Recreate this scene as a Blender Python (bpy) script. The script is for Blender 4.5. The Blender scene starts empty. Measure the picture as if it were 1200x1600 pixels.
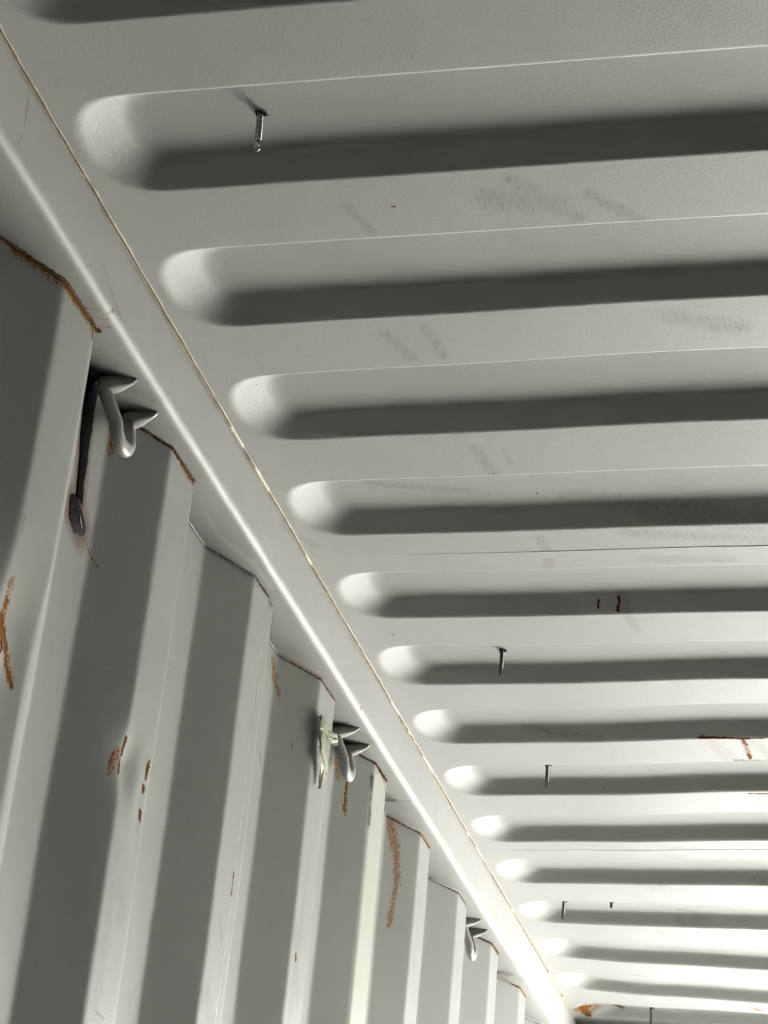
import bpy, math, random
import numpy as np
from mathutils import Vector, Matrix

random.seed(7); RNG = np.random.default_rng(7)
C = bpy.context.scene.collection
scene = bpy.context.scene

# ------------------------------------------------------------------ camera
cam = bpy.data.cameras.new('camera')
cam.sensor_fit = 'VERTICAL'; cam.sensor_height = 36.0; cam.lens = 72.0
cam.clip_start = 0.02
cam_o = bpy.data.objects.new('camera', cam); C.objects.link(cam_o)
cam_o.location = (0.62376, -1.15603, -0.96366)
cam_o.rotation_euler = (2.039308, -0.089019, 0.225968)
scene.camera = cam_o

# ------------------------------------------------------------------ world, sun, exposure
SKY_STRENGTH = 0.05
SUN_ENERGY = 18.0
EXPOSURE = 3.88
world = bpy.data.worlds.new('world'); scene.world = world; world.use_nodes = True
wn = world.node_tree.nodes; wl = world.node_tree.links
sky = wn.new('ShaderNodeTexSky'); sky.sky_type = 'NISHITA'; sky.sun_disc = False
sky.sun_elevation = math.radians(48); sky.sun_rotation = math.radians(20)
sky.air_density = 1.0; sky.dust_density = 2.5; sky.ozone_density = 1.0
wn['Background'].inputs['Strength'].default_value = SKY_STRENGTH
wl.new(sky.outputs[0], wn['Background'].inputs['Color'])
sun = bpy.data.lights.new('sun', 'SUN'); sun.energy = SUN_ENERGY; sun.angle = math.radians(0.6); sun.color = (1.0, 0.985, 0.955)
sun_o = bpy.data.objects.new('sun', sun); C.objects.link(sun_o)
SUN_DIR = Vector((0.40, -0.55, 0.75)).normalized()       # towards the sun: high, behind the container, so the doorway itself is shaded
sun_o.rotation_euler = SUN_DIR.to_track_quat('Z', 'Y').to_euler(); sun_o.location = (0, 8, 8)
portal = bpy.data.lights.new('door_portal', 'AREA'); portal.shape = 'RECTANGLE'
portal.size = 2.26; portal.size_y = 2.24; portal.cycles.is_portal = True
portal_o = bpy.data.objects.new('door_portal', portal); C.objects.link(portal_o)
portal_o.location = (1.15, 2.99, -1.24); portal_o.rotation_euler = (math.radians(-90), 0, 0)
vs = scene.view_settings
vs.view_transform = 'Standard'; vs.look = 'None'; vs.gamma = 1.0; vs.use_curve_mapping = False; vs.exposure = EXPOSURE
scene.cycles.max_bounces = 12; scene.cycles.diffuse_bounces = 8; scene.cycles.caustics_reflective = False
scene.cycles.sample_clamp_indirect = 8.0

# ------------------------------------------------------------------ dimensions (metres; x across from the left rail, y towards the doors, z up from the roof sheet)
H = 0.0692            # height of the top side rail
XW, XO = -0.0221, -0.0549   # inner and outer flats of the corrugated wall
Y0W, PW, FL, SL = 0.1357, 0.278, 0.068, 0.0731
XR = 2.30             # inner face of the right rail
ZF = -2.37
YB, YH = -9.10, 2.893
W_REC, D_REC, S_REC, XE, SE = 0.1178, 0.0190, 0.0140, 0.0130, 0.041

# ------------------------------------------------------------------ small helpers
def mesh_obj(name, verts, faces, mat, parent=None, smooth=True, matidx=None, mats=None):
    me = bpy.data.meshes.new(name)
    me.from_pydata([tuple(map(float, v)) for v in verts] if not isinstance(verts, np.ndarray) else verts.tolist(), [], faces if isinstance(faces, list) else faces.tolist())
    for m in (mats or [mat]): me.materials.append(m)
    if matidx is not None: me.polygons.foreach_set('material_index', matidx)
    if smooth: me.polygons.foreach_set('use_smooth', [True] * len(me.polygons))
    me.update()
    o = bpy.data.objects.new(name, me); C.objects.link(o)
    if parent: o.parent = parent
    return o
def tag(o, label=None, cat=None, group=None, kind=None):
    if label: o['label'] = label
    if cat: o['category'] = cat
    if group: o['group'] = group
    if kind: o['kind'] = kind
    return o
def empty(name, loc=(0, 0, 0)):
    o = bpy.data.objects.new(name, None); o.location = loc; o.empty_display_size = 0.05; C.objects.link(o); return o
def grid_faces(nu, nv, flip=False):
    i, j = np.meshgrid(np.arange(nu - 1), np.arange(nv - 1), indexing='ij')
    a = (i * nv + j).ravel(); b = ((i + 1) * nv + j).ravel(); c = ((i + 1) * nv + j + 1).ravel(); d = (i * nv + j + 1).ravel()
    return np.stack([a, d, c, b] if flip else [a, b, c, d], 1)
def box_vf(x0, x1, y0, y1, z0, z1):
    v = [(x, y, z) for x in (x0, x1) for y in (y0, y1) for z in (z0, z1)]
    f = [(0, 1, 3, 2), (4, 6, 7, 5), (0, 4, 5, 1), (2, 3, 7, 6), (0, 2, 6, 4), (1, 5, 7, 3)]
    return v, f
def snoise(x, y=0.0, z=0.0, s=1.0, seed=0):
    """cheap smooth noise built of sines, about -1..1"""
    x = np.asarray(x, float) * s; y = np.asarray(y, float) * s; z = np.asarray(z, float) * s
    r = random.Random(seed); t = 0
    for k in range(5):
        a, b, c, ph = (r.uniform(-1, 1) for _ in range(4)); f = 1.0 + k * 0.83
        t = t + np.sin(f * (a * x * 2 + b * y * 2 + c * z * 2) + ph * 6.3 + 1.7 * np.sin(f * (b * x - a * y) + ph))
    return t / 3.2
def tube(path, radii, nseg=10, squash=None):
    """swept closed tube; path Nx3, radii N or Nx2; returns verts, faces"""
    P = np.array(path, float); n = len(P)
    R = np.array(radii, float); R = R if R.ndim == 2 else np.stack([R, R], 1)
    T = np.gradient(P, axis=0); T /= np.linalg.norm(T, axis=1)[:, None]
    ref = np.array([0, 0, 1.0]) if abs(T[0][2]) < .9 else np.array([1.0, 0, 0])
    N = np.cross(T[0], ref); N /= np.linalg.norm(N); V = []
    for i in range(n):
        N = N - T[i] * N.dot(T[i]); N /= np.linalg.norm(N); B = np.cross(T[i], N)
        for k in range(nseg):
            a = 2 * math.pi * k / nseg
            V.append(P[i] + N * math.cos(a) * R[i][0] + B * math.sin(a) * R[i][1])
    F = []
    for i in range(n - 1):
        for k in range(nseg):
            k2 = (k + 1) % nseg
            F.append((i * nseg + k, i * nseg + k2, (i + 1) * nseg + k2, (i + 1) * nseg + k))
    F.append(tuple(range(nseg))[::-1]); F.append(tuple((n - 1) * nseg + k for k in range(nseg)))
    return V, F

# ------------------------------------------------------------------ materials
class NT:
    def __init__(s, name):
        s.m = bpy.data.materials.new(name); s.m.use_nodes = True
        s.n = s.m.node_tree.nodes; s.l = s.m.node_tree.links; s.b = s.n['Principled BSDF']
    def _in(s, node, i, v):
        if v is None: return
        if isinstance(v, bpy.types.NodeSocket): s.l.new(v, node.inputs[i])
        else: node.inputs[i].default_value = v
    def math(s, op, a, b=None, c=None, clamp=False):
        n = s.n.new('ShaderNodeMath'); n.operation = op; n.use_clamp = clamp
        for i, v in enumerate((a, b, c)): s._in(n, i, v)
        return n.outputs[0]
    def vmath(s, op, a, b=None, c=None):
        n = s.n.new('ShaderNodeVectorMath'); n.operation = op
        for i, v in enumerate((a, b)): s._in(n, i, v)
        if c is not None: s._in(n, 3, c)
        return n.outputs['Value'] if op in ('DOT_PRODUCT', 'LENGTH', 'DISTANCE') else n.outputs[0]
    def noise(s, vec, scale, detail=3, rough=.55, out=0, dist=0.0):
        n = s.n.new('ShaderNodeTexNoise'); n.inputs['Scale'].default_value = scale; n.inputs['Detail'].default_value = detail
        n.inputs['Roughness'].default_value = rough; n.inputs['Distortion'].default_value = dist; s.l.new(vec, n.inputs['Vector']); return n.outputs[out]
    def mix(s, fac, a, b):
        n = s.n.new('ShaderNodeMix'); n.data_type = 'RGBA'; s._in(n, 0, fac); s._in(n, 6, a); s._in(n, 7, b); return n.outputs[2]
    def ramp(s, v, lo, hi, a=0.0, b=1.0):
        n = s.n.new('ShaderNodeMapRange'); n.interpolation_type = 'SMOOTHSTEP'
        for i, x in enumerate((v, lo, hi, a, b)): s._in(n, i, x)
        return n.outputs[0]
    def seg(s, pos, A, B, r):
        """1 on the segment A-B falling to 0 at distance r"""
        A = Vector(A); B = Vector(B); d = B - A; L = d.length_squared
        rel = s.vmath('SUBTRACT', pos, tuple(A))
        if L > 1e-10:
            t = s.math('MULTIPLY', s.vmath('DOT_PRODUCT', rel, tuple(d)), 1.0 / L, clamp=True)
            n = s.n.new('ShaderNodeVectorMath'); n.operation = 'SCALE'; n.inputs[0].default_value = tuple(d); s.l.new(t, n.inputs['Scale'])
            rel = s.vmath('SUBTRACT', rel, n.outputs[0])
        return s.math('MULTIPLY_ADD', s.vmath('LENGTH', rel), -1.0 / r, 1.0)
    def segs(s, pos, lst):
        o = None
        for A, B, r in lst:
            v = s.seg(pos, A, B, r); o = v if o is None else s.math('MAXIMUM', o, v)
        return o

PAINT = (0.335, 0.334, 0.323, 1)
def paint(name, stains=None, base=PAINT, specks=True, rough=0.47, flat=(1, 1, 1), gloss=.5):
    """semi-gloss container enamel; stains = dict(kind -> [(A, B, radius)]) in world metres"""
    t = NT(name); st = stains or {}; spec = None
    tc = t.n.new('ShaderNodeTexCoord').outputs['Object']
    n_lo = t.noise(tc, 4.0, 3); n_hi = t.noise(tc, 420.0, 2, .6); n_mid = t.noise(tc, 55.0, 4, .6)
    col = t.mix(t.ramp(n_lo, .3, .7), tuple(c * .955 for c in base[:3]) + (1,), base)
    col = t.mix(t.math('MULTIPLY', t.ramp(n_mid, .52, .75), .10), col, tuple(c * .82 for c in base[:3]) + (1,))
    rgh = t.math('MULTIPLY_ADD', n_mid, .14, rough - .07)
    n1 = t.noise(tc, 300.0, 6, .75); n2 = t.noise(tc, 900.0, 3, .6); n3 = t.noise(tc, 480.0, 3, .6) if 'orust' in st else None
    warp = t.noise(tc, 130.0, 3, .6, out=1)
    fl = Vector(flat)
    st = {k: ([(Vector(A) * fl, Vector(B) * fl, r) for A, B, r in v] if k != 'streak' else v) for k, v in st.items()}
    tf = t.vmath('MULTIPLY', tc, flat) if stains else tc
    pos = t.vmath('ADD', tf, t.vmath('MULTIPLY', t.vmath('SUBTRACT', warp, (.5, .5, .5)), tuple(.006 * c for c in flat)))
    if 'tint' in st:
        f = t.segs(tf, st['tint']); m = t.ramp(t.math('ADD', f, t.math('MULTIPLY', t.math('SUBTRACT', n_mid, .5), .06)), .0, .06)
        col = t.mix(t.math('MULTIPLY', m, .8), col, (.315, .325, .275, 1))
    if 'clean' in st:                                    # smears of brighter filler
        f = t.segs(pos, st['clean']); m = t.ramp(f, 0.0, .5)
        col = t.mix(t.math('MULTIPLY', m, .55), col, (.37, .37, .355, 1))
    if 'dirt' in st:                                     # dry scuffs: streaky, thin
        sc = t.vmath('MULTIPLY', tc, (420.0, 150.0, 420.0)) if 'streak' not in st else t.vmath('MULTIPLY', tc, st['streak'])
        ns = t.noise(sc, 1.0, 5, .7)
        f = t.segs(pos, st['dirt']); m = t.math('MULTIPLY', t.ramp(f, 0.0, .7), t.ramp(ns, .42, .68))
        m = t.math('MAXIMUM', m, t.math('MULTIPLY', t.ramp(f, 0.1, .9), .35))
        col = t.mix(t.math('MULTIPLY', m, .55), col, (.135, .112, .105, 1))
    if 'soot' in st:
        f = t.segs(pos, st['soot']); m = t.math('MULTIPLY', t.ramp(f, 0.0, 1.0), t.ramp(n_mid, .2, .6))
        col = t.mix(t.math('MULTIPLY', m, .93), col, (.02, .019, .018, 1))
    if 'burn' in st:                                     # brown halo round burnt paint
        f = t.segs(pos, st['burn']); m = t.ramp(f, 0.0, .6)
        col = t.mix(t.math('MULTIPLY', m, .8), col, (.10, .058, .035, 1))
    if 'rust' in st:
        f = t.segs(pos, st['rust'])
        g = t.math('ADD', f, t.math('MULTIPLY', t.math('SUBTRACT', n1, .5), 2.6))
        halo = t.ramp(g, -.25, .55); core = t.ramp(g, .30, .46)
        col = t.mix(t.math('MULTIPLY', halo, .38), col, (.23, .13, .045, 1))
        rc = t.mix(t.ramp(n2, .38, .62), (.026, .008, .004, 1), (.135, .040, .007, 1))
        col = t.mix(core, col, rc); rgh = t.math('MAXIMUM', rgh, t.math('MULTIPLY', core, .85)); spec = core
    if 'orust' in st:                                    # light, powdery orange rust
        f = t.segs(pos, st['orust'])
        g = t.math('ADD', f, t.math('MULTIPLY', t.math('SUBTRACT', n1, .5), 3.0))
        core = t.math('MULTIPLY', t.ramp(g, .22, .5), t.ramp(n3, .44, .53, .15, 1.0)); spec = core if spec is None else t.math('MAXIMUM', spec, core); col = t.mix(t.math('MULTIPLY', t.ramp(g, -.3, .6), .28), col, (.26, .18, .085, 1))
        col = t.mix(t.math('MULTIPLY', core, .9), col, t.mix(t.ramp(n2, .4, .6), (.10, .032, .006, 1), (.22, .088, .015, 1)))
    if 'line' in st:                                     # hairline cracks and seams
        f = t.segs(t.vmath('ADD', tf, t.vmath('MULTIPLY', t.vmath('SUBTRACT', warp, (.5, .5, .5)), tuple(.0012 * c for c in flat))), st['line'])
        g = t.math('MULTIPLY', t.ramp(f, .0, .5), t.ramp(n_mid, .30, .42))
        col = t.mix(t.math('MULTIPLY', g, .65), col, (.045, .038, .032, 1))
    if 'hair' in st:
        f = t.segs(t.vmath('ADD', tf, t.vmath('MULTIPLY', t.vmath('SUBTRACT', warp, (.5, .5, .5)), tuple(.004 * c for c in flat))), st['hair'])
        col = t.mix(t.math('MULTIPLY', t.math('MULTIPLY', t.ramp(f, .0, .5), t.ramp(n_mid, .35, .6)), .6), col, (.17, .10, .05, 1))
    if specks:
        v = t.n.new('ShaderNodeTexVoronoi'); v.inputs['Scale'].default_value = 17.0; t.l.new(tc, v.inputs['Vector'])
        pick = t.math('GREATER_THAN', t.vmath('DOT_PRODUCT', v.outputs['Color'], (1, 0, 0)), .60)
        m = t.math('MULTIPLY', pick, t.ramp(v.outputs['Distance'], .022, .013))
        col = t.mix(m, col, (.03, .026, .022, 1))
    t.l.new(col, t.b.inputs['Base Color']); t.l.new(rgh, t.b.inputs['Roughness'])
    t.b.inputs['Specular IOR Level'].default_value = gloss
    if spec is not None: t.l.new(t.math('MULTIPLY_ADD', spec, -gloss * .9, gloss), t.b.inputs['Specular IOR Level'])
    bmp = t.n.new('ShaderNodeBump'); bmp.inputs['Strength'].default_value = .36; bmp.inputs['Distance'].default_value = .0006
    t.l.new(t.math('ADD', t.math('MULTIPLY', t.noise(tc, 330.0, 2, .5), .8), t.math('MULTIPLY', n_mid, .7)), bmp.inputs['Height'])
    t.l.new(bmp.outputs[0], t.b.inputs['Normal'])
    return t.m
def plain(name, col, rough=.6, metal=0.0, var=0.25, scale=200.0, bump=0.0, col2=None):
    t = NT(name); tc = t.n.new('ShaderNodeTexCoord').outputs['Object']
    n = t.noise(tc, scale, 4, .6)
    t.l.new(t.mix(t.ramp(n, .35, .65), tuple(col) + (1,), tuple(col2 or [c * (1 - var) for c in col]) + (1,)), t.b.inputs['Base Color'])
    t.b.inputs['Roughness'].default_value = rough; t.b.inputs['Metallic'].default_value = metal
    if bump:
        b = t.n.new('ShaderNodeBump'); b.inputs['Strength'].default_value = bump; b.inputs['Distance'].default_value = .001
        t.l.new(n, b.inputs['Height']); t.l.new(b.outputs[0], t.b.inputs['Normal'])
    return t.m

# ------------------------------------------------------------------ roof: positions of the pressed channels
NEAR = {0: -.004, 1: .202, 2: .411, 3: .620, 4: .835, 5: 1.038, 6: 1.243, 7: 1.449, 8: 1.655, 9: 1.860, 10: 2.078, 11: 2.294, 12: 2.512, 13: 2.735}
NEAR[-1] = -.209
for q in range(1, 9):
    for j in range(5): NEAR[-1 - 5 * q + j] = NEAR[-1] - 1.045 * q + .2075 * j
SEAMS = [2.893, 1.812] + [.7885 - 1.045 * i for i in range(10)] + [-9.1]
KS = [[9 - 5 * i + j for j in range(5)] for i in range(11)]
KS[-1] = []
SAG_Y = [-9.1, 0, .2, .41, .62, .84, 1.04, 1.24, 1.45, 1.65, 1.86, 2.0, 2.08, 2.2, 2.3, 2.44, 2.65, 2.75, 2.9]
SAG_45 = [0, 0, .003, .009, .004, .002, .0035, .0090, .0105, .0110, .007, .003, .001, -.004, -.009, -.0155, -.019, -.010, -.002]
SAG_20 = [0, 0, .0015, .004, .001, 0, 0, .002, .003, .003, .003, .001, .001, -.003, -.005, -.009, -.0105, -.006, -.002]
def roof_sag(x, y):
    a45 = np.interp(y, SAG_Y, SAG_45); a20 = np.interp(y, SAG_Y, SAG_20)
    t1 = np.clip(x / .2, 0, 1); t2 = np.clip((x - .2) / .25, 0, 1); t2 = t2 * t2 * (3 - 2 * t2); t1 = t1 * t1 * (3 - 2 * t1)
    fade = np.clip((XR - x) / .5, 0, 1)
    return (a20 * t1 * (1 - t2) + a45 * t2) * fade
def stadium_t(u, v):
    """how far the point lies down the pressed slope: 0 on the rim, 1 on the channel floor (may leave 0..1)"""
    lo = np.full(u.shape, -1.0); hi = np.full(u.shape, 2.2)
    for _ in range(18):
        t = (lo + hi) / 2
        hw = W_REC / 2 - S_REC * t; tip = SE * t; a = .052 - .018 * t
        dy = np.abs(u - W_REC / 2) / np.maximum(hw, 1e-4); dx = np.clip((tip + a - v) / a, 0, None)
        ins = (dy ** 2.3 + dx ** 2.3) < 1
        lo = np.where(ins, t, lo); hi = np.where(ins, hi, t)
    return (lo + hi) / 2
def prof(t, v=1.0):
    """linear ramp with rounded bends at rim and floor, tighter in the long end slopes"""
    w = .09 + .17 * np.clip(v / .055, 0, 1); out = 0
    ts = np.linspace(-1, 1, 11)
    for d in ts: out = out + np.clip(t + d * w, 0, 1)
    return out / len(ts)
def roof_panel(y1, y0, ks, mat, parent, fine):
    s = 1 if fine else 4
    xs = list(np.arange(-.002, .085, .001 * (1 if fine else 4))) + [.088, .094, .102, .115, .13, .15, .17, .2] + list(np.arange(.24, XR - .1, .04)) + list(np.arange(XR - .085, XR + .002, .004))
    ys = {y0 + .0005, y1}
    for k in ks:
        n = NEAR[k]
        for a, b, st in ((-.006, .022, .0007 * s), (.022, .098, .004 * s), (.098, .126, .0008 * s)):
            for y in np.arange(a, b, st): ys.add(round(n + y, 5))
        for d in (.14, .16, .18, -.02, -.012): ys.add(round(n + d, 5))
    ys = np.array(sorted(y for y in ys if y0 <= y <= y1) + [y1 + .008]); xs = np.array(xs)
    X, Y = np.meshgrid(xs, ys, indexing='ij'); Z = np.zeros(X.shape)
    for k in ks:
        u = Y - NEAR[k]; sel = (u > -.008) & (u < W_REC + .008)
        uu = u[sel]; xx = X[sel]
        v = np.minimum(xx - XE, XR - XE - xx)
        Z[sel] += D_REC * prof(stadium_t(uu, v), v)
    Z += roof_sag(X, Y)
    # the lap: this sheet's nearer edge hangs a hair below its neighbour
    lip = np.clip(1 - (Y - y0) / .035, 0, 1) ** 1.5
    Z -= lip * (.0001 + .0004 * np.clip((X - .05) / .3, 0, 1) + .00012 * snoise(X, s=14, seed=int(y0 * 10) + 50))
    V = np.stack([X.ravel(), Y.ravel(), Z.ravel()], 1)
    F = grid_faces(len(xs), len(ys), flip=True)
    # turned-up near edge so that the lap shows its thickness
    nx, ny = len(xs), len(ys); base = len(V)
    E0 = V.reshape(nx, ny, 3)[:, 0, :].copy(); E = E0.copy(); E[:, 2] += .0010
    V = np.vstack([V, E0, E]); ex = [(base + i, base + i + 1, base + nx + i + 1, base + nx + i) for i in range(nx - 1)]
    o = mesh_obj('roof_panel', V, F.tolist() + ex, mat, parent)
    return o

def on_sag(x, y):
    return y + float(roof_sag(np.array([x]), np.array([y]))[0]) * (y + 1.156) / .9637
Q = lambda x0, y0, x1, y1, r: ((x0, on_sag(x0, y0), 0), (x1, on_sag(x1, y1), 0), r)
roof_stains_mid = {   # sheet between the two seams
    'rust': [Q(.378, 1.3395, .428, 1.3392, .0032), Q(.428, 1.3400, .440, 1.3400, .0050), Q(.440, 1.3392, .4595, 1.339, .0022), Q(.4343, 1.343, .437, 1.362, .0030), Q(.4375, 1.395, .4384, 1.412, .0042), Q(.4171, 1.4185, .47, 1.42, .0026), Q(.4273, 1.5471, .48, 1.549, .0032),
             ((.3020, .9436, 0), (.3016, .9474, 0), .0022), ((.3252, .9415, 0), (.3245, .9510, 0), .0024), ((.0462, 1.0505, .008), (.049, 1.0505, .008), .0040)],
    'orust': [Q(.434, 1.35, .439, 1.41, .0045), ((.0452, 1.0505, .006), (.050, 1.0505, .006), .006)],
    'dirt': [Q(.395, 1.35, .410, 1.41, .016), Q(.44, 1.35, .47, 1.41, .018), Q(.43, 1.56, .46, 1.60, .02), Q(.30, 1.655, .36, 1.655, .012), Q(.2675, .810, .262, .832, .010), Q(.37, .81, .46, .815, .014),
             Q(.33, .93, .34, 1.0, .01), Q(.5, 1.1, .6, 1.15, .03), Q(.30, 1.79, .36, 1.80, .018), Q(.15, 1.34, .25, 1.35, .008)],
    'clean': [Q(.40, 1.355, .412, 1.412, .006), Q(.425, 1.352, .434, 1.405, .005), Q(.445, 1.352, .455, 1.412, .005), Q(.46, 1.352, .468, 1.40, .004)],
    'line': [Q(.05, 1.0, .051, 1.004, .002)], 'streak': (60.0, 500.0, 300.0)}
roof_stains_near = {
    'dirt': [Q(.232, .557, .242, .612, .011), Q(.258, .56, .262, .59, .004), Q(.191, .343, .205, .388, .010), Q(.228, .335, .234, .388, .009), Q(.203, .15, .216, .187, .008), Q(.32, .153, .37, .165, .022), Q(.40, .155, .436, .195, .010),
             Q(.343, .13, .386, .186, .012), Q(.2656, .755, .267, .786, .009), Q(.008, .745, .018, .765, .014), Q(.3, .70, .5, .74, .02), Q(.45, .34, .5, .36, .02), Q(.36, .75, .5, .77, .016), Q(.1, .66, .2, .68, .01)],
    'rust': [Q(.2405, .1565, .2412, .157, .0020), Q(.2712, .6905, .272, .691, .0018)], 'streak': (380.0, 90.0, 200.0)}
roof_stains_far = {
    'rust': [((.0215, 2.790, 0), (.034, 2.803, .008), .012), ((.0215, 2.80, 0), (.03, 2.84, .008), .010), ((.085, 2.815, .016), (.095, 2.83, .012), .010)],
    'orust': [Q(.0, 2.80, .035, 2.775, .008), ((.02, 2.80, 0), (.04, 2.82, .01), .022), ((.2, 2.80, -.004), (.28, 2.81, -.006), .006), ((.36, 2.76, -.01), (.41, 2.745, -.01), .004), ((.36, 2.68, -.01), (.37, 2.70, 0), .012)],
    'dirt': [Q(.29, 1.83, .33, 1.84, .03), Q(.37, 1.82, .40, 1.845, .02), Q(.26, 1.99, .33, 2.03, .03), Q(.22, 2.078, .30, 2.078, .016), Q(.33, 2.0, .42, 2.06, .012), Q(.30, 2.20, .36, 2.27, .018), Q(.235, 2.24, .30, 2.29, .018),
             Q(.32, 2.22, .37, 2.28, .010), Q(.27, 2.2, .28, 2.21, .01), Q(.42, 1.97, .45, 2.0, .03), Q(.45, 2.1, .5, 2.2, .02)],
    'hair': [((.12, 2.48, -.004), (.17, 2.49, -.006), .003), ((.17, 2.49, -.006), (.245, 2.54, -.012), .003), ((.31, 2.57, -.014), (.36, 2.585, -.016), .003), ((.27, 2.16, 0), (.30, 2.17, 0), .004)],
    'streak': (380.0, 90.0, 200.0)}
M_roof_plain = paint('roof_enamel')
roof_mats = [paint('roof_enamel_door_end', roof_stains_far, flat=(1, 1, 0)), paint('roof_enamel_middle', roof_stains_mid, flat=(1, 1, 0)), paint('roof_enamel_near', roof_stains_near, flat=(1, 1, 0)), ] + [M_roof_plain] * 8
ceiling = tag(empty('ceiling'), 'light grey painted corrugated steel container roof seen from below', kind='structure')
for i in range(11):
    roof_panel(SEAMS[i], SEAMS[i + 1], KS[i], roof_mats[i], ceiling, i < 3)

# ------------------------------------------------------------------ sealant bead between rail and roof sheet
def sealant():
    ys = np.arange(-1.2, YH, .003); n = len(ys)
    rr = .0029 + .0006 * snoise(ys, s=40, seed=3) + .0003 * snoise(ys, s=160, seed=4)
    rr += .0012 * np.exp(-((ys - .557) / .006) ** 2) + .0008 * np.exp(-((ys - .72) / .004) ** 2)
    zo = -.0012 + .0004 * snoise(ys, s=25, seed=9)
    V = []; K = 7
    angs = np.linspace(math.radians(100), math.radians(350), K)
    for k in range(K):
        for i in range(n):
            groove = .0016 * math.exp(-((k - 3) / .5) ** 2) * (0.5 + .5 * math.tanh(2 * float(snoise(ys[i], s=12, seed=5)) + .6))
            r = rr[i] - groove
            V.append((.0011 + math.cos(angs[k]) * r * -1 if False else .0008 + r * math.cos(math.radians(-200 + 250 * k / (K - 1))), ys[i], zo[i] + r * math.sin(math.radians(-200 + 250 * k / (K - 1)))))
    F = grid_faces(K, n).tolist()
    mi = []
    for k in range(K - 1):
        for i in range(n - 1):
            y = ys[i]; crack = (.5 * math.sin(y * 9) + float(snoise(y, s=6, seed=12))) > -.35
            mi.append(1 if (k == 3 and crack) else 0)
    return V, F, mi
M_seal = plain('aged_sealant', (.27, .235, .165), .5, var=.0, scale=90, bump=.3, col2=(.33, .305, .245))
M_crack = plain('sealant_crack', (.050, .032, .017), .8, scale=300, col2=(.11, .075, .042))
V, F, mi = sealant()
so = mesh_obj('sealant_bead', V, F, None, ceiling, matidx=mi, mats=[M_seal, M_crack])
tag(so, 'cracked tan sealant bead along the rail')

# ------------------------------------------------------------------ top side rails
def rail(name, side, mat, label):
    r = .0095; pts = [(-.085, 0.0), (-.085, -H)]
    for a in np.linspace(-90, 0, 9): pts.append((-r + r * math.cos(math.radians(a)), -H + r + r * math.sin(math.radians(a))))
    pts += [(0.0, -.004), (-.001, .0)]
    pts += [(-.085, 0.0)]
    ys = np.array([YB] + list(np.arange(-1.0, YH + .05, .02)) + [YH + .06]); V = []
    for (x, z) in pts:
        for y in ys:
            wob = .0004 * float(snoise(y, s=5, seed=21)) + .00025 * float(snoise(y, z, s=40, seed=22))
            xx = x + wob
            V.append((xx if side < 0 else XR - xx, y, z + (wob * .6 if z < -.01 else 0)))
    F = grid_faces(len(pts), len(ys), flip=side < 0).tolist()
    return tag(mesh_obj(name, V, F, mat), label, kind='structure')
rail_st = {
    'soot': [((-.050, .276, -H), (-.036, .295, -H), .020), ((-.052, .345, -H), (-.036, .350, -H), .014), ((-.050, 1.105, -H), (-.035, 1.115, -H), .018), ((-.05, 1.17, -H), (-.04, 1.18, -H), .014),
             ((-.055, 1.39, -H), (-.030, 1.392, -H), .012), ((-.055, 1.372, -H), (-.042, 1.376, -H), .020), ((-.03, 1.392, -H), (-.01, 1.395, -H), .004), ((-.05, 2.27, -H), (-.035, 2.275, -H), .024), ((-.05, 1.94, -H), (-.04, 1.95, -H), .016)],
    'dirt': [((0, 2.2184, -.038), (0, 2.222, -.04), .004), ((0, 2.298, -.018), (0, 2.30, -.02), .004), ((-.045, .24, -H), (-.03, .265, -H), .018), ((-.03, .30, -H), (-.008, .33, -H), .012), ((-.02, 1.14, -H), (-.008, 1.18, -H), .010), ((-.03, 2.25, -H), (-.01, 2.32, -H), .014), ((-.05, 1.36, -H), (-.02, 1.42, -H), .015), ((0, 1.11, -.0692), (0, 1.12, -.064), .005)],
    'rust': [((-.0225, .205, -H), (-.0221, .212, -H), .004)],
    'line': [((0, .152, -.0426), (0, .1735, -.0524), .0008), ((0, .1735, -.0524), (0, .2078, -.0613), .0010), ((0, .9137, -.0334), (0, .9178, -.0436), .0010)],
    'hair': [((0, -.0276, -.0086), (0, -.0234, -.0325), .0020), ((0, -.0234, -.0325), (0, -.0251, -.050), .0018), ((-.006, .187, -H + .002), (-.001, .190, -H + .004), .003), ((-.022, .175, -H), (-.006, .18, -H), .0016), ((-.022, .19, -H), (-.006, .195, -H), .0016), ((-.022, .208, -H), (-.004, .205, -H), .0016)],
    'orust': [((0, 1.075, -.066), (0, 1.08, -.064), .004), ((0, .19, -.064), (0, .191, -.064), .003)],
    'clean': [((-.0319, .546, -H), (-.0326, .6025, -H), .004), ((-.0326, .6025, -H), (-.0162, .6626, -H), .005), ((-.0162, .6626, -H), (-.0116, .725, -H), .004), ((0, .6208, -.0462), (0, .6723, -.0537), .003), ((-.0557, .8764, -H), (-.02, .95, -H), .004)],
    'streak': (300.0, 120.0, 300.0)}
M_rail = paint('rail_enamel', rail_st, base=(.30, .30, .288, 1), specks=False, rough=.46, gloss=.22)
rail('trim_1', -1, M_rail, 'light grey steel top side rail between wall and roof')
rail('trim_2', 1, M_roof_plain, 'opposite light grey steel top side rail')

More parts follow.
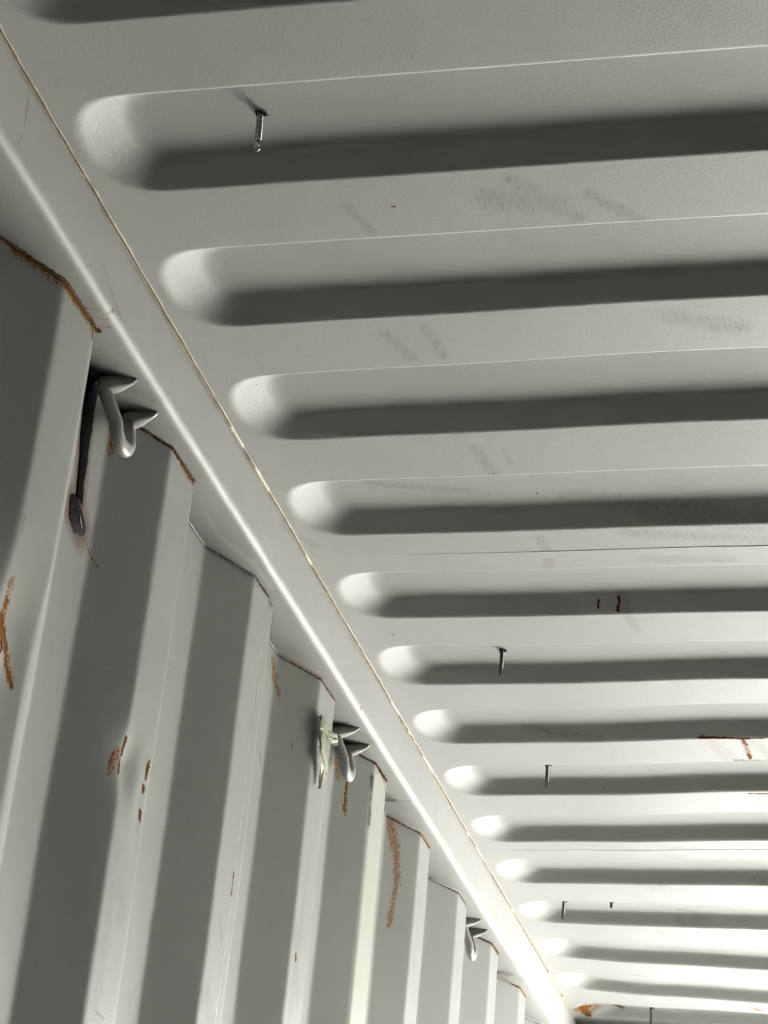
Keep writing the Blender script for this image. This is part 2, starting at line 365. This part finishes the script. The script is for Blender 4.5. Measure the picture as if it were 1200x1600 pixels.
# ------------------------------------------------------------------ corrugated side walls
def arc_profile(pts, r=.004, n=4):
    """round the corners of a polyline [(y, x)]"""
    out = [pts[0]]
    for i in range(1, len(pts) - 1):
        p0, p1, p2 = (np.array(p) for p in pts[i - 1:i + 2])
        a = (p0 - p1) / np.linalg.norm(p0 - p1); b = (p2 - p1) / np.linalg.norm(p2 - p1)
        t0, t2 = p1 + a * r, p1 + b * r
        for s in np.linspace(0, 1, n + 1): out.append(tuple((1 - s) ** 2 * t0 + 2 * s * (1 - s) * p1 + s * s * t2))
    out.append(pts[-1]); return out
def dens(pts, step):
    out = [pts[0]]
    for a, b in zip(pts[:-1], pts[1:]):
        n = max(1, int(math.hypot(b[0] - a[0], b[1] - a[1]) / step))
        for k in range(1, n + 1): out.append((a[0] + (b[0] - a[0]) * k / n, a[1] + (b[1] - a[1]) * k / n))
    return out
def wall_profile(j):
    """sheet j (three units before seam at unit 2 for j = 0, then four units each)"""
    pts = []
    k0 = -2 + 4 * j; k1 = k0 + 4
    ys = Y0W + PW * k0
    pts.append((ys + .042, XW - .0022)); pts.append((ys + .0785, XW - .0018))
    for k in range(k0, k1):
        P = Y0W + PW * k
        pts += [(P + (.0785 if k == k0 else FL) + (.066 if k == k0 else SL), XO), (P + PW - SL, XO), (P + PW, XW)]
        if k + 1 < k1: pts.append((P + PW + FL, XW))
    pts.append((Y0W + PW * k1 + .053, XW + .0002))
    del pts[1]; pts.insert(1, (ys + .0785, XW - .0018))
    return pts
def dent(Y, Z, X):
    d = np.zeros(Y.shape)
    inner = np.clip((X - XO) / (XW - XO), 0, 1)
    # long push-in of the nearest rib, low down
    s = 1 / (1 + np.exp((Z + .335) / .018)); fade = 1 / (1 + np.exp(-(Z + .62) / .06))
    d -= .011 * s * (0.35 + .65 * fade) * np.exp(-((Y - .165) / .045) ** 2) * inner
    d += .004 * np.exp(-((Y - .150) / .018) ** 2 - ((Z + .385) / .012) ** 2) * inner
    # knock on the near edge of the second rib
    d -= .0055 * np.exp(-((Y - .425) / .022) ** 2 - ((Z + .378) / .026) ** 2) * inner
    d -= .0030 * np.exp(-((Y - .474) / .014) ** 2 - ((Z + .40) / .035) ** 2) * inner
    return d
def wall_panel(j, mat, parent, side=-1, fine=True):
    pr = wall_profile(j)
    pr = dens(arc_profile(pr, .0045, 4 if fine else 2), .004 if fine else .03)
    pr = [p for p in pr if YB <= p[0] <= YH + .05]
    if len(pr) < 2: return None
    if fine: zs = list(np.arange(-H + .0005, -.72, -.006)) + list(np.linspace(-.74, ZF, 12))
    else: zs = list(np.linspace(-H + .0005, ZF, 8))
    P = np.array(pr); zs = np.array(zs)
    Y, Z = np.meshgrid(P[:, 0], zs, indexing='ij'); X = np.repeat(P[:, 1][:, None], len(zs), 1)
    if fine:
        X = X + dent(Y, Z, X) + .0006 * snoise(Y, Z, s=3.5, seed=31 + j)
        Y = Y + .0008 * snoise(Z, X * 3, s=5, seed=41 + j) * np.clip((-Z - .07) / .1, 0, 1)
    X3 = X if side < 0 else XR - X
    V = np.stack([X3.ravel(), Y.ravel(), Z.ravel()], 1)
    o = mesh_obj('wall_panel', V, grid_faces(len(P), len(zs), flip=side > 0), mat, parent)
    if fine:
        m = o.modifiers.new('thickness', 'SOLIDIFY'); m.thickness = .0016; m.offset = 1
    return o
TOP = -H - .001
def top_edge(k, a=0.0, b=1.0, r=.0026):
    """rust along the weld over the near slope and inner flat of unit k"""
    P = Y0W + PW * k
    return [((XO + (XW - XO) * a, P - SL * (1 - a), TOP), (XW, P, TOP), r), ((XW, P, TOP), (XW, P + FL * b, TOP), r)]
w0 = {'rust': top_edge(0, .0, 1, .0040) + [((XW, .14, TOP - .002), (XW, .20, TOP - .001), .0062), ((XW, .201, TOP), (XW, .203, TOP - .012), .0030)] + top_edge(1, .0, 1, .0024) + [((XW, .43, TOP), (XW, .481, TOP - .001), .0046), ((XW, .481, TOP), (XW - .001, .482, TOP - .006), .003)]
        + [((XW, .640, TOP), (XW, .66, TOP), .0012), ((XW, .70, TOP), (XW, .742, TOP), .0020),
           ((XW, .150, -.348), (XW, .151, -.354), .005), ((XW, .150, -.362), (XW, .172, -.386), .0080), ((XW, .172, -.386), (XW, .188, -.402), .0048), ((XW, .150, -.372), (XW, .156, -.385), .007),
           ((XW, .4180, -.358), (XW, .4170, -.372), .0044), ((XW, .4160, -.378), (XW, .4150, -.388), .0036), ((XW, .404, -.376), (XW, .400, -.386), .0024),
           ((XW, .4737, -.3590), (XW, .4745, -.370), .0055), ((XW, .4745, -.383), (XW, .4745, -.3835), .0062), ((XW - .001, .4765, -.404), (XW - .001, .4765, -.409), .0042),
           ((XW, .7435, -.375), (XW, .7435, -.397), .0028), ((XO, .345, -.084), (XO, .345, -.104), .0035)],
      'orust': top_edge(0, .3, 1, .010) + [((XW, .45, TOP), (XW, .481, TOP), .008), ((XO, .3265, -.2045), (XO, .352, -.222), .0016), ((XW - .008, .409, -.372), (XW - .01, .402, -.392), .006), ((XW, .484, -.144), (XW, .484, -.175), .0022),
                ((XW - .004, .148, -.335), (XW - .004, .152, -.36), .008), ((XW, .155, -.372), (XW, .185, -.398), .007), ((XO, .343, -.08), (XO, .346, -.11), .007)],
      'burn': [((XO, .285, -.075), (XO, .303, -.190), .0215), ((XO, .292, -.194), (XO, .314, -.202), .0290)],
      'soot': [((XO, .283, -.072), (XO, .290, -.13), .016), ((XO, .290, -.13), (XO, .303, -.199), .0085), ((XO + .01, .262, -.08), (XO, .28, -.12), .016)],
      'dirt': [((XW, .445, -.48), (XW, .46, -.50), .022), ((XW, .430, -.45), (XW, .435, -.60), .014), ((XW, .47, -.42), (XW, .465, -.36), .010), ((XW, .705, -.505), (XW, .735, -.53), .020), ((XW, .70, -.51), (XW, .703, -.52), .008), ((XW, .72, -.43), (XW, .73, -.45), .008)],
      'line': [((XW, .7436, -.07), (XW, .7425, -.62), .0016), ((XW, .142, -.280), (XW, .1425, -.296), .0007), ((XW, .436, -.59), (XW, .455, -.592), .0015), ((XO + .001, .545, -.075), (XO, .556, -.0705), .001), ((XW, .484, -.177), (XW, .483, -.21), .001), ((XO, .575, -.1), (XO, .576, -.12), .0006),
               ((XO, .545, -.20), (XO, .56, -.213), .0010)],
      'streak': (300.0, 300.0, 120.0)}
U = lambda k: Y0W + PW * k
w1 = {'rust': top_edge(3, .3, 1, .0018) + top_edge(4, .1, 1, .0026) + [((XW, U(4) + .02, TOP), (XW, U(4) + .066, TOP), .004)] + top_edge(5, .0, 1, .0018) + top_edge(6, .7, 1, .0016) +
        [((XW - .002, .990, -.390), (XW - .002, .992, -.396), .0035), ((XW, U(6) + .048, -.30), (XW, U(6) + .052, -.45), .0016), ((XO, 1.199, -.10), (XO, 1.200, -.15), .0036)],
      'orust': [((XO, .885, -.082), (XO, .895, -.100), .0105), ((XO, .895, -.100), (XO, .907, -.116), .0050), ((XO, 1.177, -.080), (XO, 1.183, -.104), .015), ((XO, 1.199, -.104), (XO, 1.203, -.155), .0040),
                ((XO, 1.462, -.078), (XO, 1.476, -.105), .014), ((XO, 1.478, -.105), (XO, 1.486, -.150), .0105), ((XO, 1.486, -.150), (XO, 1.478, -.215), .0065), ((XO, .882, -.200), (XO, .884, -.204), .0045), ((XW, U(5), TOP), (XW, U(5) + .06, TOP), .005)],
      'tint': [((XW, U(4) + .034, -.116), (XW, U(4) + .034, -.70), .042)],
      'soot': [((XO + .006, 1.245, -.09), (XO + .008, 1.25, -.15), .008)],
      'dirt': [((XW, .985, -.37), (XW, 1.01, -.43), .020), ((XW, 1.00, -.30), (XW, .99, -.50), .014), ((XW, U(5) + .02, -.14), (XW, U(5) + .03, -.17), .010), ((XW - .01, .955, -.118), (XW - .006, .962, -.122), .014)],
      'line': [((XW, U(6) + .053, -.07), (XW, U(6) + .052, -.60), .0014), ((XO + .012, .935, -.163), (XO + .013, .937, -.17), .0012), ((XW, U(4) + .030, -.118), (XW, U(4) + .036, -.123), .0012)],
      'streak': (300.0, 300.0, 120.0)}
w2 = {'rust': top_edge(7, .2, 1, .0026) + top_edge(8, .7, 1, .0026) + top_edge(9, .6, 1, .0022), 'orust': [((XW, U(7), TOP), (XW, U(7) + .066, TOP), .006), ((XW, U(8), TOP), (XW, U(8) + .066, TOP), .005)],
      'soot': [((XO + .008, U(7) + .09, -.08), (XO + .008, U(7) + .10, -.12), .01)]}
WB = (.23, .233, .223, 1)
wall_left = tag(empty('wall_left'), 'light grey corrugated steel container side wall with rust', kind='structure')
M_wall_plain = paint('wall_enamel', base=WB)
for j, m in ((2, paint('wall_enamel_door_end', w2, base=WB, flat=(0, 1, 1), gloss=.2)), (1, paint('wall_enamel_middle', w1, base=WB, flat=(0, 1, 1), gloss=.2)), (0, paint('wall_enamel_near', w0, base=WB, flat=(0, 1, 1), gloss=.2)), (-1, M_wall_plain)):
    wall_panel(j, m, wall_left)
for j in range(-9, -1): wall_panel(j, M_wall_plain, wall_left, fine=False)
wall_right = tag(empty('wall_right'), 'opposite corrugated steel container side wall', kind='structure')
for j in range(-9, 3): wall_panel(j, M_wall_plain, wall_right, side=1, fine=False)

# weld beads where each rib meets the rail
M_rust = plain('rusty_weld', (.12, .037, .007), .9, scale=700, bump=.6, col2=(.028, .009, .004))
M_rust_thin = plain('thin_rusty_weld', (.17, .085, .035), .85, scale=500, bump=.5, col2=(.26, .23, .19))
M_bead = plain('painted_weld', (.30, .30, .288), .45, scale=300, bump=.4, col2=(.27, .265, .25))
M_darkbead = plain('dirty_weld', (.05, .04, .028), .8, scale=400, bump=.4, col2=(.22, .21, .20))
def weld(path, r, mat, seed):
    pts = dens(path, .002); n = len(pts); V = []
    rr = [r * (1 + .35 * float(snoise(i * .1, s=9, seed=seed)) + .25 * random.uniform(-1, 1)) * (.4 if i in (0, n - 1) else 1) for i in range(n)]
    P = [(x + .0004 * random.uniform(-1, 1), y, -H - .0002) for (y, x) in pts]
    v, f = tube(P, rr, 7)
    return mesh_obj('weld_bead', v, f, mat, wall_left)
for k in range(-1, 10):
    P = U(k); r = {0: .0016, 1: .0011, 2: .0006, 3: .0008, 4: .0011, 5: .0008, 6: .0006, 7: .0011, 8: .0009}.get(k, .0007)
    m = {0: M_rust, 1: M_rust, 2: M_darkbead, 3: M_rust_thin, 4: M_rust, 5: M_rust_thin, 6: M_bead, 7: M_rust, 8: M_rust_thin}.get(k, M_bead)
    flat = FL if k not in (2, 6) else .056
    weld([(P - SL + .004, XO + .001), (P - .001, XW + .0004), (P + flat, XW + .0006)], r, m, k)
    weld([(P + .1455, XO + .0004), (P + PW - SL, XO + .0004)], .0006, M_bead, k + 30)

# ------------------------------------------------------------------ rest of the container: floor, added dark wall, door end
M_floor = plain('worn_plywood', (.05, .04, .03), .7, scale=20, col2=(.035, .03, .024))
v, f = box_vf(XO, XR - XO, YB, 3.0, ZF - .03, ZF); tag(mesh_obj('floor', v, f, M_floor, smooth=False), 'worn plywood container floor', kind='structure')
v, f = box_vf(-.02, XR + .02, -2.0, -1.95, ZF, -.001); tag(mesh_obj('fill_blocker', v, f, plain('dark_blocker', (.05,.045,.04), .8), smooth=False), 'unseen dark wall added behind the camera to cut bounced light', kind='structure')  # dark wall added out of view, short of the real end, to reduce fill
M_head = paint('header_enamel', base=(.30, .30, .29, 1), specks=False)
v, f = box_vf(-.06, XR + .06, YH, YH + .09, -.115, .03); tag(mesh_obj('trim_3', v, f, M_head, smooth=False), 'grey steel door header at the open end', kind='structure')
for n, x0, x1 in (('trim_4', -.10, .02), ('trim_5', XR - .02, XR + .10)):
    v, f = box_vf(x0, x1, YH + .002, YH + .10, ZF, -.115); tag(mesh_obj(n, v, f, M_head, smooth=False), 'grey steel corner post of the doorway', kind='structure')
M_ground = plain('pale_concrete_yard', (.49, .49, .465), .85, scale=1.5, col2=(.43, .43, .41))
v, f = box_vf(-30, 30, -12, 50, ZF - .35, ZF - .18); tag(mesh_obj('ground', v, f, M_ground, smooth=False), 'pale yard surface around the container', kind='structure')


M_far = plain('pale_bounce_render', (.31, .31, .30), .8, scale=3, var=.06)  # unseen wall added as a reflector for low sunlight into the doorway
v, f = box_vf(-11, 13, 7.5, 7.8, ZF - .18, 2.6); tag(mesh_obj('bounce_wall', v, f, M_far, smooth=False), 'unseen pale wall added across the yard to bounce sunlight through the doors', kind='structure')

v, f = box_vf(0, 1.15, 0, .04, ZF, -.12)  # unseen leaf added, its angle set to even the light along the roof
dl = mesh_obj('shading_leaf', v, f, M_wall_plain, smooth=False); dl.location = (.0, YH + .11, 0); dl.rotation_euler = (0, 0, math.radians(43))
tag(dl, 'unseen container door leaf added ajar to hold back light from the doorway', kind='structure')

# ------------------------------------------------------------------ lashing hooks welded to the underside of the rail
M_hook = plain('hook_enamel', (.28, .278, .262), .35, scale=120, bump=.15, col2=(.25, .245, .23))
M_hookrust = plain('rusted_paint_patch', (.02, .009, .006), .9, scale=500, bump=.5, col2=(.07, .03, .015))
def make_hook():
    root = empty('lashing_hook')
    # U-shaped bar in the local frame: origin on the rail face, y along the rail
    pts = []
    ht, hb = .0325, .0175; zt, zb = -.006, -.0510
    for s in np.linspace(0, 1, 12): pts.append((-.007 + .0115 * s, -(ht + (hb - ht) * s ** 1.2), zt + (zb + .014 - zt) * s))
    for a in np.linspace(0, math.pi, 15)[1:-1]:
        pts.append((.0045 + .0015 * math.sin(a), -hb * math.cos(a), zb + .014 - .0145 * math.sin(a)))
    for s in np.linspace(1, 0, 12): pts.append((-.007 + .0115 * s, (ht + (hb - ht) * s ** 1.2), zt + (zb + .014 - zt) * s))
    v, f = tube(pts, [(.0074, .0062)] * len(pts), 14); bar = mesh_obj('loop_bar', v, f, M_hook, root)
    for sgn in (-1, 1):
        # flattened, bent-over bar end running inwards along the rail
        V = []; n = 13; K = 12
        for i in range(n):
            s = i / (n - 1); x = -.011 + .034 * s
            w = .0062 * (1 + .35 * math.sin(min(1, s * 1.3) * math.pi)) * (1 - .80 * max(0, s - .55) / .45)
            hgt = .0150 * (1 - s) ** .6 + .0014
            if s < .15: w *= .8 + s * 1.3
            for k in range(K):
                a = 2 * math.pi * k / K; cy, cz = math.cos(a), math.sin(a)
                e = .55
                yy = math.copysign(abs(cy) ** e, cy) * w; zz = math.copysign(abs(cz) ** e, cz) * hgt / 2
                jag = .0009 * math.sin(i * 2.7 + k * 1.9 + sgn) * (1 if s > .2 else 0)
                V.append((x, sgn * ht + yy + jag - sgn * .004 * s, -hgt / 2 + zz + jag * .6))
        F = [(i * K + k, i * K + (k + 1) % K, (i + 1) * K + (k + 1) % K, (i + 1) * K + k) for i in range(n - 1) for k in range(K)]
        F += [tuple(range(K))[::-1], tuple((n - 1) * K + k for k in range(K))]
        tab = mesh_obj('weld_tab', V, F, M_hook, root)
        # rusty weld blob at the heel of the tab
        B = []; FB = []; a_n, b_n = 8, 6
        for i in range(a_n):
            for j in range(b_n + 1):
                th = 2 * math.pi * i / a_n; ph = -math.pi / 2 + math.pi * j / b_n
                r = .0042 * (1 + .2 * math.sin(3 * th + j))
                B.append((-.0125 + r * 1.1 * math.cos(th) * math.cos(ph), sgn * ht - .003 + r * math.sin(th) * math.cos(ph), -.0022 + r * .8 * math.sin(ph)))
        for i in range(a_n):
            for j in range(b_n):
                i2 = (i + 1) % a_n; FB.append((i * (b_n + 1) + j, i2 * (b_n + 1) + j, i2 * (b_n + 1) + j + 1, i * (b_n + 1) + j + 1))
        tag(mesh_obj('weld_blob', B, FB, M_hookrust, tab), 'dark rusty weld blob')
    return root
def copy_tree(o, parent=None):
    c = o.copy(); C.objects.link(c)
    if parent: c.parent = parent
    for ch in list(o.children): copy_tree(ch, c)
    return c
hook = make_hook()
HX = -.0375
for i, (y, lab) in enumerate([(.321, 'grey U-shaped lashing hook beside the black tar streak, nearest and largest'), (1.156, 'grey lashing hook beside the crumpled green tape scrap, above orange rust'),
                              (1.978, 'small distant grey lashing hook half hidden behind a wall rib, farthest towards the door')]):
    o = hook if i == 0 else copy_tree(hook)
    o.location = (HX, y, -H + .0006); tag(o, lab, 'hook', 'lashing hooks under the side rail')

# ------------------------------------------------------------------ self-drilling screws poking through the roof
M_steel = plain('zinc_steel', (.52, .53, .52), .24, 1.0, scale=300, col2=(.30, .31, .30))
M_darksteel = plain('dark_zinc_steel', (.10, .11, .105), .38, .9, scale=300, col2=(.06, .065, .06))
M_burr = plain('torn_metal_burr', (.035, .033, .03), .5, .6, scale=500, bump=.4)
def make_screw(L=.038, dark=False, threads=True):
    root = empty('roofing_screw'); mt = M_darksteel if dark else M_steel
    r0, r1 = .0020, .0029; Lt = L - .0095
    # threaded shank: radius follows a helical ridge
    pitch = .0022; nz = int(Lt / pitch * 8); K = 16; V = []
    for i in range(nz + 1):
        z = -Lt * i / nz
        for k in range(K):
            a = 2 * math.pi * k / K; ph = ((-z / pitch) - k / K) % 1.0
            ridge = max(0.0, 1 - abs(ph - .5) * 3.4)
            r = r0 + (r1 - r0) * ridge * min(1, (Lt + z) / .003 + .1)
            V.append((r * math.cos(a), r * math.sin(a), z))
    F = [(i * K + k, i * K + (k + 1) % K, (i + 1) * K + (k + 1) % K, (i + 1) * K + k) for i in range(nz) for k in range(K)]
    mesh_obj('threaded_shank', V, F, mt, root)
    # drill point: two flutes and a chisel tip
    V = []; n = 12
    for i in range(n + 1):
        s = i / n; z = -Lt - .0095 * s; tw = s * 1.2
        rr = .0023 if s < .75 else .0023 * (1 - (s - .75) / .25 * .93)
        for k in range(K):
            a = 2 * math.pi * k / K
            fl = .62 if abs(math.cos(a - tw)) < .42 else 1.0
            V.append((rr * fl * math.cos(a), rr * fl * math.sin(a), z))
    F = [(i * K + k, i * K + (k + 1) % K, (i + 1) * K + (k + 1) % K, (i + 1) * K + k) for i in range(n) for k in range(K)] + [tuple(n * K + k for k in range(K))]
    mesh_obj('drill_tip', V, F, mt, root, smooth=False)
    # torn collar of sheet metal round the hole
    V = []; K2 = 18
    for ring, (rr, zz) in enumerate(((.0042, .0002), (.0034, -.0012), (.0027, -.0030))):
        for k in range(K2):
            a = 2 * math.pi * k / K2; j = .0010 * math.sin(5 * a + ring) + .0009 * math.sin(3 * a + 1)
            V.append(((rr + j * (.8 if ring < 2 else .3)) * math.cos(a), (rr + j) * math.sin(a), zz - (j * 1.2 if ring else 0)))
    F = [(i * K2 + k, i * K2 + (k + 1) % K2, (i + 1) * K2 + (k + 1) % K2, (i + 1) * K2 + k) for i in range(2) for k in range(K2)]
    b = mesh_obj('metal_burr', V, F, M_burr, root)
    curl = [(.0030 + .0030 * s, .001, -.0010 - .0020 * math.sin(s * 2.6)) for s in np.linspace(0, 1, 8)]
    v, f = tube(curl, [(.0012 * (1 - .7 * s), .0006) for s in np.linspace(0, 1, 8)], 6); mesh_obj('burr_curl', v, f, M_burr, b)
    return root
def roof_z(x, y):
    z = 0.0
    for k, n in NEAR.items():
        if 0 <= y - n <= W_REC: z = D_REC * float(prof(stadium_t(np.array([y - n]), np.array([x - XE])))[0])
    return z + float(roof_sag(np.array([x]), np.array([y]))[0])
scr = [(.1575, .0500, .038, -.05, 'bright threaded roofing screw hanging in the nearest roof channel', False),
       (.1645, 1.0930, .0355, .0, 'dark roofing screw with a wide torn collar, midway down the roof', True),
       (.1575, 1.4930, .0365, -.02, 'thin dark roofing screw two channels beyond the wide-collared one', True),
       (.0860, 2.1300, .0340, .03, 'small leaning roofing screw near the rail, beside a short stub', True),
       (.1545, 2.8200, .0380, .0, 'farthest roofing screw, cut off by the bottom edge near the door header', True)]
protos = {}
for x, y, L, lean, lab, dark in scr:
    if dark not in protos: o = protos[dark] = make_screw(.038, dark)
    else: o = copy_tree(protos[dark])
    o.location = (x, y, roof_z(x, y) + .0004); o.rotation_euler = (0, lean, 0); o.scale = (1, 1, L / .038)
    tag(o, lab, 'screw', 'roofing screws poking through the roof')
stub = make_screw(.014, True); stub.name = 'screw_stub'; stub.location = (.1655, 2.125, roof_z(.1655, 2.125) + .0004)
tag(stub, 'short screw stub whose tip only just shows beside the leaning screw', 'screw')

# ------------------------------------------------------------------ black tar streak down the first recess
M_tar = plain('black_tar', (.004, .004, .0045), .5, scale=260, bump=.9, col2=(.016, .016, .017)); M_tar.node_tree.nodes['Principled BSDF'].inputs['Specular IOR Level'].default_value = .05
M_tarmat = plain('dull_black_tar', (.004, .004, .0045), .8, scale=260, bump=.5, col2=(.009, .009, .009)); M_tarmat.node_tree.nodes['Principled BSDF'].inputs['Specular IOR Level'].default_value = .02
def tar():
    root = empty('tar_streak', (XO, .303, -.196))
    n = 40; K = 9; V = []
    for i in range(n):
        s = i / (n - 1)
        cy = np.interp(s, [0, .35, 1], [.284, .2905, .3015]) + .0006 * math.sin(s * 21); z = -.0712 + (-.184 + .0712) * s
        w = np.interp(s, [0, .15, .5, .85, 1], [.020, .018, .0130, .0090, .0105])
        for k in range(K):
            u = k / (K - 1) * 2 - 1
            V.append((XO + .0006 + .0016 * (1 - u * u) + .0002 * math.sin(i * 1.3 + k) if abs(u) < 1 else XO - .0006, cy + u * w, z))
    o = mesh_obj('streak', np.array(V) - np.array([XO, .303, -.196]), grid_faces(n, K, flip=True), M_tarmat, root)
    V = []; A, B = 16, 8
    for i in range(A):
        for j in range(B):
            th = 2 * math.pi * i / A; q = j / (B - 1)
            rr = q * (1 + .10 * math.sin(3 * th + 1) + .06 * math.sin(7 * th))
            V.append((.0006 + .0026 * (1 - q ** 2.2) + .0009 * math.sin(th * 5 + q * 9) * (1 - q), .000 + .0215 * rr * math.cos(th), -.002 + .0145 * rr * math.sin(th) - .004 * (rr * math.cos(th)) * 1.0))
    F = [(i * B + j, ((i + 1) % A) * B + j, ((i + 1) % A) * B + j + 1, i * B + j + 1) for i in range(A) for j in range(B - 1)]
    mesh_obj('end_blob', V, F, M_tar, root)
    v, f = tube([(.0030, -.008, .005), (.0040, .000, -.003), (.0034, .009, -.009)], [.0004, .0007, .0003], 6)  # thin pale ridge laid over the black blob
    tag(mesh_obj('crease_ridge', v, f, plain('pale_grey_ridge', (.45, .44, .42), .4), root), 'pale ridge across the blob')
    return root
tag(tar(), 'glossy black tar streak ending in a wrinkled blob, left of the nearest hook', 'tar')

# ------------------------------------------------------------------ crumpled tape scrap stuck on the rib by the second hook
M_tape = plain('dried_green_tape', (.27, .275, .20), .6, scale=160, bump=.3, col2=(.18, .195, .12))
M_tapepale = plain('pale_tape', (.40, .395, .31), .6, scale=160, bump=.3, col2=(.30, .30, .22))
def strip_patch(pts, widths, amp, seed, mat, parent, name='flap'):
    """a crumpled ribbon over the rib: pts in (y, z) with lift from the wall"""
    r = random.Random(seed); V = []; K = 5
    for i, ((x, y, z), w) in enumerate(zip(pts, widths)):
        p0 = pts[max(i - 1, 0)]; p1 = pts[min(i + 1, len(pts) - 1)]
        dy, dz = p1[1] - p0[1], p1[2] - p0[2]; L = math.hypot(dy, dz) or 1; ny, nz = -dz / L, dy / L
        for k in range(K):
            u = k / (K - 1) * 2 - 1
            w = w * 1.0; V.append((x + amp * (r.random()) + amp * .8 * abs(math.sin(i * 1.7 + k * 1.3)), y + ny * u * w * r.uniform(.75, 1.15), z + nz * u * w * r.uniform(.75, 1.15)))
    o = mesh_obj(name, V, grid_faces(len(pts), K), mat, parent, smooth=False)
    m = o.modifiers.new('thickness', 'SOLIDIFY'); m.thickness = .0004
    return o
tape = empty('tape_scrap', (XW + .001, 1.000, -.145))
strip_patch([(.001, -.030, .030), (.002, -.022, .024), (.003, -.017, .014), (.003, -.020, .002), (.002, -.018, -.010)], [.002, .013, .017, .013, .003], .003, 1, M_tape, tape)
strip_patch([(.002, -.018, .022), (.004, -.004, .018), (.006, .010, .017), (.006, .024, .020), (.005, .036, .022)], [.007, .009, .006, .007, .004], .003, 2, M_tape, tape)
strip_patch([(.003, -.036, .008), (.003, -.024, -.004), (.003, -.010, -.018), (.002, .004, -.030)], [.002, .004, .005, .001], .003, 3, M_tape, tape)
strip_patch([(.002, -.024, -.004), (.003, -.014, -.016), (.004, -.006, -.026), (.002, -.004, -.040), (.001, -.004, -.050)], [.009, .015, .013, .006, .0005], .003, 4, M_tapepale, tape)
tag(tape, 'crumpled pale green tape scrap stuck to the wall rib left of the second hook', 'tape scrap')
